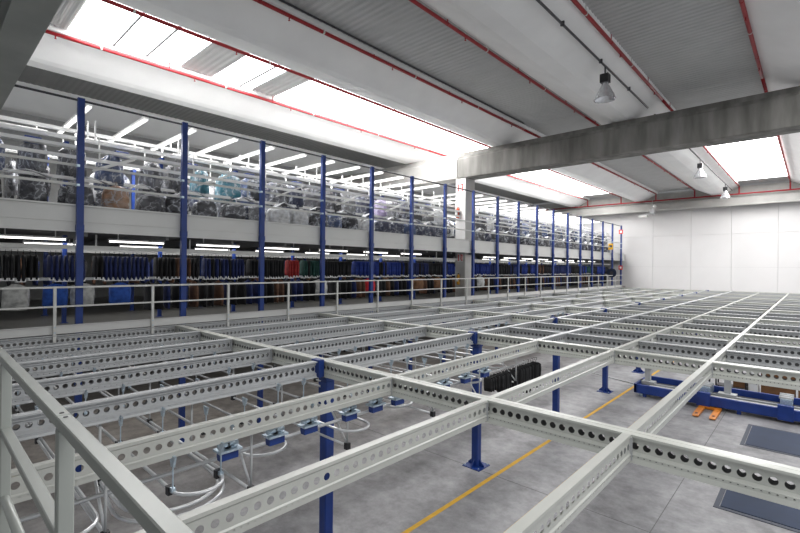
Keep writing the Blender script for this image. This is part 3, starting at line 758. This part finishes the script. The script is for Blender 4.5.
# conveyor trays and rails on both storage levels
def run(name, x, w, z, h, y0, y1, m, label, cat, hang_top=None, step=2.56, rod=.018):
    t = tag(empty(name, (x, y0, R(z))), label, cat)
    b = MB(); b.box(-w/2, w/2, 0, y1-y0, -h/2, h/2); b.box(-w/2, -w/2+.012, 0, y1-y0, h/2, h/2+.035); b.box(w/2-.012, w/2, 0, y1-y0, h/2, h/2+.035)
    b.build('track', m, t)
    if hang_top is not None:
        hm = MB().box(-rod, rod, -rod, rod, h/2, hang_top-z).mesh('hanger', m); y = .5
        while y < y1-y0: put('hanger', hm, t, (0, y, 0)); y += step
    return t
run('overhead_conveyor', -14.95, .10, 3.42, .06, .4, 46.3, M['whitemetal'], 'white overhead conveyor track nearest the blue uprights on the upper floor', 'conveyor', 4.05, 2.56)
run('overhead_conveyor', -15.75, .10, 3.62, .06, .4, 46.3, M['whitemetal'], 'white overhead conveyor track second from the uprights on the upper floor', 'conveyor', 4.2, 2.56)
run('overhead_conveyor', -14.55, .22, 3.10, .05, .4, 46.3, M['whitemetal'], 'broad white conveyor tray right behind the blue uprights on the upper floor', 'conveyor', 3.5, 2.56)
run('overhead_conveyor', -16.4, .10, 3.98, .06, .4, 46.3, M['whitemetal'], 'highest white conveyor track on the upper floor', 'conveyor', 4.3, 2.56)
run('overhead_conveyor', -17.2, .12, 3.30, .06, .4, 46.3, M['whitemetal'], 'white overhead conveyor track third from the uprights on the upper floor', 'conveyor', 4.2, 2.56)
run('overhead_conveyor', -19.0, .12, 3.60, .06, .4, 46.3, M['whitemetal'], 'white overhead conveyor track deepest on the upper floor', 'conveyor', 4.3, 2.56)
run('overhead_conveyor', -15.0, .10, 2.33, .05, .4, 46.3, M['whitemetal'], 'white low conveyor track behind the upper floor guard rails', 'conveyor', None)
run('overhead_conveyor', -14.75, .13, .44, .07, .4, 46.3, M['rail_far'], 'pale conveyor track just under the upper floor edge', 'conveyor', .82, 2.56)
run('overhead_conveyor', -17.3, .13, .40, .07, .4, 46.3, M['rail_far'], 'pale conveyor track deeper under the upper floor', 'conveyor', .82, 2.56)
run('hanging_rail', -14.75, .05, -.42, .04, .4, 46.3, M['galv'], 'lower garment rail just behind the mezzanine railing', 'garment rail', None)
rnd = random.Random(23)
cov = MB(); rings = []
for i in range(9):
    t_ = -1 + i/4; zz = -.16*abs(t_)**1.6
    rings.append([(-.03, t_*.42, zz), (.22, t_*.42, zz-.03-.02*math.sin(5*t_)), (.22, t_*.42, zz-.045-.02*math.sin(5*t_)), (-.03, t_*.42, zz-.015)])
cov.loft(rings, True, 1); cov = cov.mesh('plastic_cover', mat('milky_plastic', (.62, .63, .65), .2, 0, .12, 8, .3, coat=.6))
for k in range(0, 30):
    y = 1.7 + 1.49*k + rnd.uniform(-.25, .25)
    if 20 < y < 22.3: continue
    o = put('plastic_cover', cov, None, (-14.52, y, R(2.36)), rnd.uniform(-.3, .3)); o.scale = (1, rnd.uniform(.7, 1.15), rnd.uniform(.7, 1.4))
    tag(o, 'milky plastic cover draped over the low upper-floor rail, %s' % bay_txt(y), 'plastic cover', 'plastic covers on the low upper-floor rail')
for k in range(0, 22):
    y = 2.05 + 2.0*k
    if 20 < y < 22.3: continue
    t = tag(empty('drive_unit', (-14.75, y, R(3.18))), 'small blue drive box under the conveyor tracks, %s' % bay_txt(y), 'drive unit', 'blue drive boxes on the upper floor')
    MB().bbox(-.10, .10, -.17, .17, -.09, .07, .012).build('motor_box', M['blue'], t); MB().tube([(0, .17, 0), (0, .26, 0)], .04, 8).build('shaft_end', M['black'], t)
sl = MB()
for x in (-.10, .10): sl.bar((x, 0, 0), (x, 1.0, .46), .035, .05)
for k in range(6): sl.bar((-.1, .1+.16*k, .046+.0736*k), (.1, .1+.16*k, .046+.0736*k), .02, .02)
sl = sl.mesh('feed_chute', M['whitemetal'])
for k in range(0, 15):
    y = 3.3 + 2.85*k
    if 19.5 < y < 22.3: continue
    o = put('feed_chute', sl, None, (-14.45, y, R(2.55)), -.15)
    tag(o, 'sloping white feed chute on the upper floor, %s' % bay_txt(y), 'feed chute', 'feed chutes on the upper floor')
run('overhead_conveyor', -14.5, .07, 2.83, .05, .4, 46.3, M['whitemetal'], 'slim white conveyor track midway up the upper floor bags', 'conveyor', 3.1, 2.56)
# blue frames and inner posts
inner = MB().box(-.05, .05, -.05, .05, 0, 2.52).mesh('shaft', M['blue'])
inner2 = MB().box(-.05, .05, -.05, .05, 0, 1.95).mesh('shaft', M['blue'])
foot = MB().box(-.09, .09, -.09, .09, 0, .012).mesh('base_plate', M['blue'])
arm = MB(); arm.box(-.16, .16, -.05, .05, 1.86, 2.0); arm = arm.mesh('head_arm', M['blue'])
blue2 = M['blue']
for k in range(0, 17):
    y = 2.95 + 2.562*k
    if 20 < y < 22: continue
    for lv, z in ((0, PLAT), (1, R(1.5))):
        for x, nm in ((-15.85, 'front'), (-18.6, 'rear')):
            t = tag(empty('rack_post', (x, y, z)), 'short blue post, %s row of the %s storage floor, %s' % (nm, 'upper' if lv else 'lower', bay_txt(y+.1)), 'post', 'inner blue posts of the storage floors')
            put('shaft', inner if lv == 0 else inner2, t); put('base_plate', foot, t)
            if lv: put('head_arm', arm, t)
# fluorescent lights: battens across (upper), battens along (both floors)
lampx = MB(); lampx.box(-3.9, 0, -.06, .06, -.02, .05); lampx = lampx.mesh('lamp_housing', M['whitemetal'])
tubx = MB(); tubx.box(-3.85, -.05, -.055, .055, -.055, -.02); tubx = tubx.mesh('lamp_tube', M['tube_soft'])
for k in range(-1, 28):
    y = 4.72 + 1.435*k
    if 20.4 < y < 21.8: continue
    o = put('ceiling_batten', lampx, None, (-14.75, y, R(4.40)))
    tag(o, 'white batten lamp hung across the upper floor, %s from the left' % (ORD[k+2] if k+2 < 21 else 'far end'), 'lamp', 'batten lamps across the upper floor')
    put('lamp_tube', tubx, o)
def along(x, z, y, L, label, m, grp):
    t = tag(empty('batten_lamp', (x, y, R(z))), label, 'lamp', grp)
    MB().box(-.055, .055, 0, L, 0, .05).build('lamp_housing', M['whitemetal'], t)
    MB().box(-.05, .05, .03, L-.03, -.045, 0).build('lamp_tube', m, t)
    for yy in (.25, L-.25): MB().box(-.012, .012, yy-.012, yy+.012, .05, .22).build('hanger', M['whitemetal'], t)
for k in range(0, 17):
    y = 1.35 + 2.562*k
    if 19.2 < y < 22: continue
    along(-15.35, .70, y, 1.55, 'bright tube lamp under the upper floor, %s' % bay_txt(y+.2), M['tube'], 'tube lamps under the upper floor, front row')
    along(-17.6, .64, y+.9, 1.4, 'deeper tube lamp under the upper floor, %s' % bay_txt(y+1.1), M['tube'], 'tube lamps under the upper floor, rear row')
    along(-16.6, 3.86, y-.3, 1.6, 'bright tube lamp along the upper floor, %s' % bay_txt(y+.2), M['tube_soft'], 'tube lamps along the upper floor')
# lower floor garments: dense rows on the upper rail, sacks and coats on the lower rail
count = 0; rest = []
rnd = random.Random(5)
lpal = ['navy', 'royal blue', 'black', 'navy', 'dark green', 'royal blue', 'black', 'brown']
y = 1.2; run_c = 'black'; left = 9
while y < 45.5:
    if not (20.3 < y < 22.0):
        if left <= 0:
            run_c = rnd.choice(lpal); left = rnd.randint(5, 12)
            if 9.3 < y < 10: run_c = 'red'; left = 4
            y += .18
        left -= 1
        s = rnd.randint(0, 1); x = -14.8 + rnd.uniform(-.04, .04); rz = rnd.uniform(-.12, .12)
        c = run_c if rnd.random() < .85 else 'black'
        if 5.55 < y < 6.05: c = 'brown'
        if count < 285:
            o = put('hanging_garment', G[c, 'cloth', s], None, (x, y, R(.22)), rz); count += 1
            tag(o, '%s garment hanging in the lower-floor upper row, %s' % (c, bay_txt(y)), 'garment', 'garments hanging in the lower floor upper row')
        else: rest.append((c, s, x, y, R(.22), rz, 0))
    y += .118
if rest: merged('distant_clothes', rest, 'far garments filling the lower floor row near the end wall', 'garments', 'cloth')
fix = {1.75: 'grey', 2.55: 'blue', 4.05: 'blue', 3.15: 'grey', 11.2: 'white', 13.9: 'red', 17.3: 'brown', 18.9: 'brown', 23.0: 'white'}
for yy, c in fix.items():
    o = put('laundry_bag', G[c, 'sack', 0], None, (-14.70, yy, R(-.53)), PI/2-.5)
    if c == 'grey' and yy < 2: o.scale = (1, 1, 1.05)
    tag(o, '%s laundry bag hanging on the lower rail, %s' % ({'blue': 'royal blue'}.get(c, c), bay_txt(yy)) + (', half hidden' if yy == 3.15 else ''), 'bag', 'laundry bags on the lower rail')
rnd = random.Random(3); y = 4.8; n = 0
while y < 45 and n < 150:
    if all(abs(y-k) > .4 for k in fix) and not (20.2 < y < 22.1):
        c = rnd.choice(['black', 'black', 'black', 'navy', 'brown', 'black'])
        o = put('hanging_coat', G[c, 'coat', rnd.randint(0, 1)], None, (-14.75 + rnd.uniform(-.05, .05), y, R(-.50)), rnd.uniform(-.2, .2))
        tag(o, '%s coat hanging on the lower-floor lower rail, %s' % (c, bay_txt(y)), 'coat', 'coats hanging on the lower rail'); n += 1
    y += .27
# second deeper row keeps the lower floor dark and full
rest = []; y = 1.0
while y < 45:
    rest.append((rnd.choice(['black', 'black', 'navy', 'brown']), rnd.randint(0, 1), -17.3 + rnd.uniform(-.1, .1), y, R(.2), rnd.uniform(-.3, .3), 0)); y += .3
merged('rear_clothes', rest, 'dim mass of dark coats deep on the lower floor', 'garments', 'coat')
# black garments hanging under the third joist line
bk = garment_mesh('hanging_smock', cloth('black_cloth', (.008,.008,.009), False), .36, .58, .06, 'trousers', 31, tags=False)
for k in range(22):
    y = 8.6 + k*.11
    o = put('hanging_smock', bk, None, (GX[3]-.26, y, R(-2.42)), random.uniform(-.5, .5)); o.scale = (random.uniform(.8, 1.1), 1, (.5 + .55*min(1, k/14))*random.uniform(.85, 1.08))
    tag(o, 'black garment on a hanger in the row under the third joist line', 'garment', 'black garments under the third joist line')

# ------------------------------------------------------------------ signs, extinguishers, wall unit
def extinguisher(x, y, z, label, m):
    t = tag(empty('fire_extinguisher', (x, y, z)), label, 'fire extinguisher')
    MB().lathe([(.05, 0), (.085, .02), (.09, .06), (.09, .46), (.07, .54), (.03, .58)], 0, -.10, 14).build('cylinder_tank', m, t)
    MB().lathe([(.025, .57), (.03, .62), (.02, .66)], 0, -.10, 8).build('valve', M['dark'], t)
    MB().tube([(.03, -.10, .62), (.13, -.12, .58), (.13, -.12, .25), (.12, -.13, .15)], .014, 6).build('hose', M['black'], t)
    MB().box(-.03, .03, -.02, 0, .1, .5).build('bracket', M['dark'], t)
    MB().box(-.06, .06, -.195, -.188, .18, .36).build('paper_label', M['paper'], t)
extinguisher(-14.62, 20.64, R(2.75), 'red extinguisher on the white upper face of the concrete column', M['extred'])
extinguisher(-14.55, 20.655, R(-.95), 'amber extinguisher on the lower part of the concrete column', M['amber'])
def sign(x, y, z, s, label, m):
    t = tag(empty('safety_sign', (x, y, z)), label, 'sign')
    MB().box(-s/2, s/2, -.012, 0, -s*.6, s*.6).build('sign_plate', M['paper'], t)
    b = MB()
    b.box(-s*.42, -s*.24, -.016, -.012, -s*.5, s*.5); b.box(-s*.05, s*.42, -.016, -.012, s*.36, s*.5); b.box(s*.24, s*.42, -.016, -.012, -s*.5, s*.36)
    b.box(-s*.02, s*.1, -.016, -.012, -s*.3, s*.2); b.build('pictogram', m, t)
sign(-14.5, 20.64, R(4.45), .42, 'white and red extinguisher sign high on the concrete column', M['red_bright'])
sign(-14.5, 20.655, R(.55), .36, 'small red and white sign on the column below the upper floor', M['red_bright'])
for k, (y, z, lb) in enumerate(((46.35, 3.6, 'small red sign high on the last blue upright'), (46.35, .15, 'small red sign low on the last blue upright'))):
    t = tag(empty('post_sign', (EX+.1, y-.09, R(z))), lb, 'sign')
    MB().box(-.25, .12, -.012, 0, -.2, .2).build('sign_plate', M['red_bright'], t); MB().box(-.15, .02, -.016, -.012, -.1, .1).build('pictogram', M['paper'], t)
t = tag(empty('post_sign', (EX-.05, 43.7, R(1.9))), 'yellow warning sign on the second to last blue upright', 'sign')
MB().box(-.2, .2, -.09, -.078, -.1, .45).build('sign_plate', M['yellow'], t); MB().box(-.12, .12, -.095, -.09, .1, .3).build('pictogram', M['dark'], t)
t = tag(empty('hose_reel', (EX-.05, 43.7, R(-.35))), 'dark round hose reel hung near the end of the mezzanine', 'hose reel')
MB().tube([(.12, -.2, 0), (.12, -.05, 0)], .42, 16).build('drum', M['pitrim'], t); MB().tube([(.12, -.22, 0), (.12, -.2, 0)], .15, 12).build('hub', M['dark'], t)
t = tag(empty('wall_projector', (-11.1, 46.2, R(5.5))), 'small white camera unit hung from the red main at the end wall', 'camera unit')
MB().tube([(0, .3, .95), (0, .3, -.3)], .03, 6).build('drop_pole', M['galv'], t); MB().bbox(-.2, .2, .1, .5, -.35, .1, .03).build('housing', M['galv'], t)
MB().box(-1.05, -.4, .0, .4, -.65, -.42).build('lamp_head', M['mezz'], t); MB().bar((-.7, .2, -.45), (0, .2, -.25), .05, .05).build('arm', M['galv'], t)
MB().lathe([(.02, .2), (.13, .24), (.16, .34), (.10, .44), (.02, .48)], .2, .2, 12).build('dome', M['whitemetal'], t)

# ------------------------------------------------------------------ light
w = bpy.data.worlds.new('world'); bpy.context.scene.world = w; w.use_nodes = True
w.node_tree.nodes['Background'].inputs[0].default_value = (0.93, 0.96, 1.0, 1); w.node_tree.nodes['Background'].inputs[1].default_value = 0.62
def area(x0, x1, y0, y1, z, power, col=(1,1,1)):
    l = bpy.data.lights.new('area_glow', 'AREA'); l.shape = 'RECTANGLE'; l.size = x1-x0; l.size_y = y1-y0; l.energy = power; l.color = col
    o = bpy.data.objects.new('area_glow', l); C.objects.link(o); o.location = ((x0+x1)/2, (y0+y1)/2, z)
    return o
area(1.9, 4.7, -3, 44, R(7.24), 24*47*3*.24)  # added glow for the unseen right-hand skylight
for (gx, ya, yb) in ((1, 10.6, 20.6), (1, 3.3, 9.4), (1, 21.6, 45), (3, 27.2, 45)):
    area(g[gx][0]+.1, g[gx][1]-.1, ya, yb, R(7.24), 22*(yb-ya)*3)
for ya in (1, 12, 24, 36): area(-18, -15, ya, ya+8, R(-1.95), 95, (1, .9, .76))  # added warm lamp glow under the lower deck, no fittings built
# strip lights' own glow on the storage floors
for z, p, x in ((.60, 130, -16.0), (4.25, 420, -17.0)):
    for ya in (2, 11, 23, 34): area(x-.6, x+.6, ya, ya+8.5, R(z), p)
sc = bpy.context.scene
sc.cycles.use_denoising = True
sc.cycles.max_bounces = 6; sc.cycles.diffuse_bounces = 4; sc.cycles.glossy_bounces = 3
sc.cycles.sample_clamp_indirect = 6
sc.view_settings.view_transform = 'Standard'; sc.view_settings.look = 'None'
sc.view_settings.exposure = 0.0
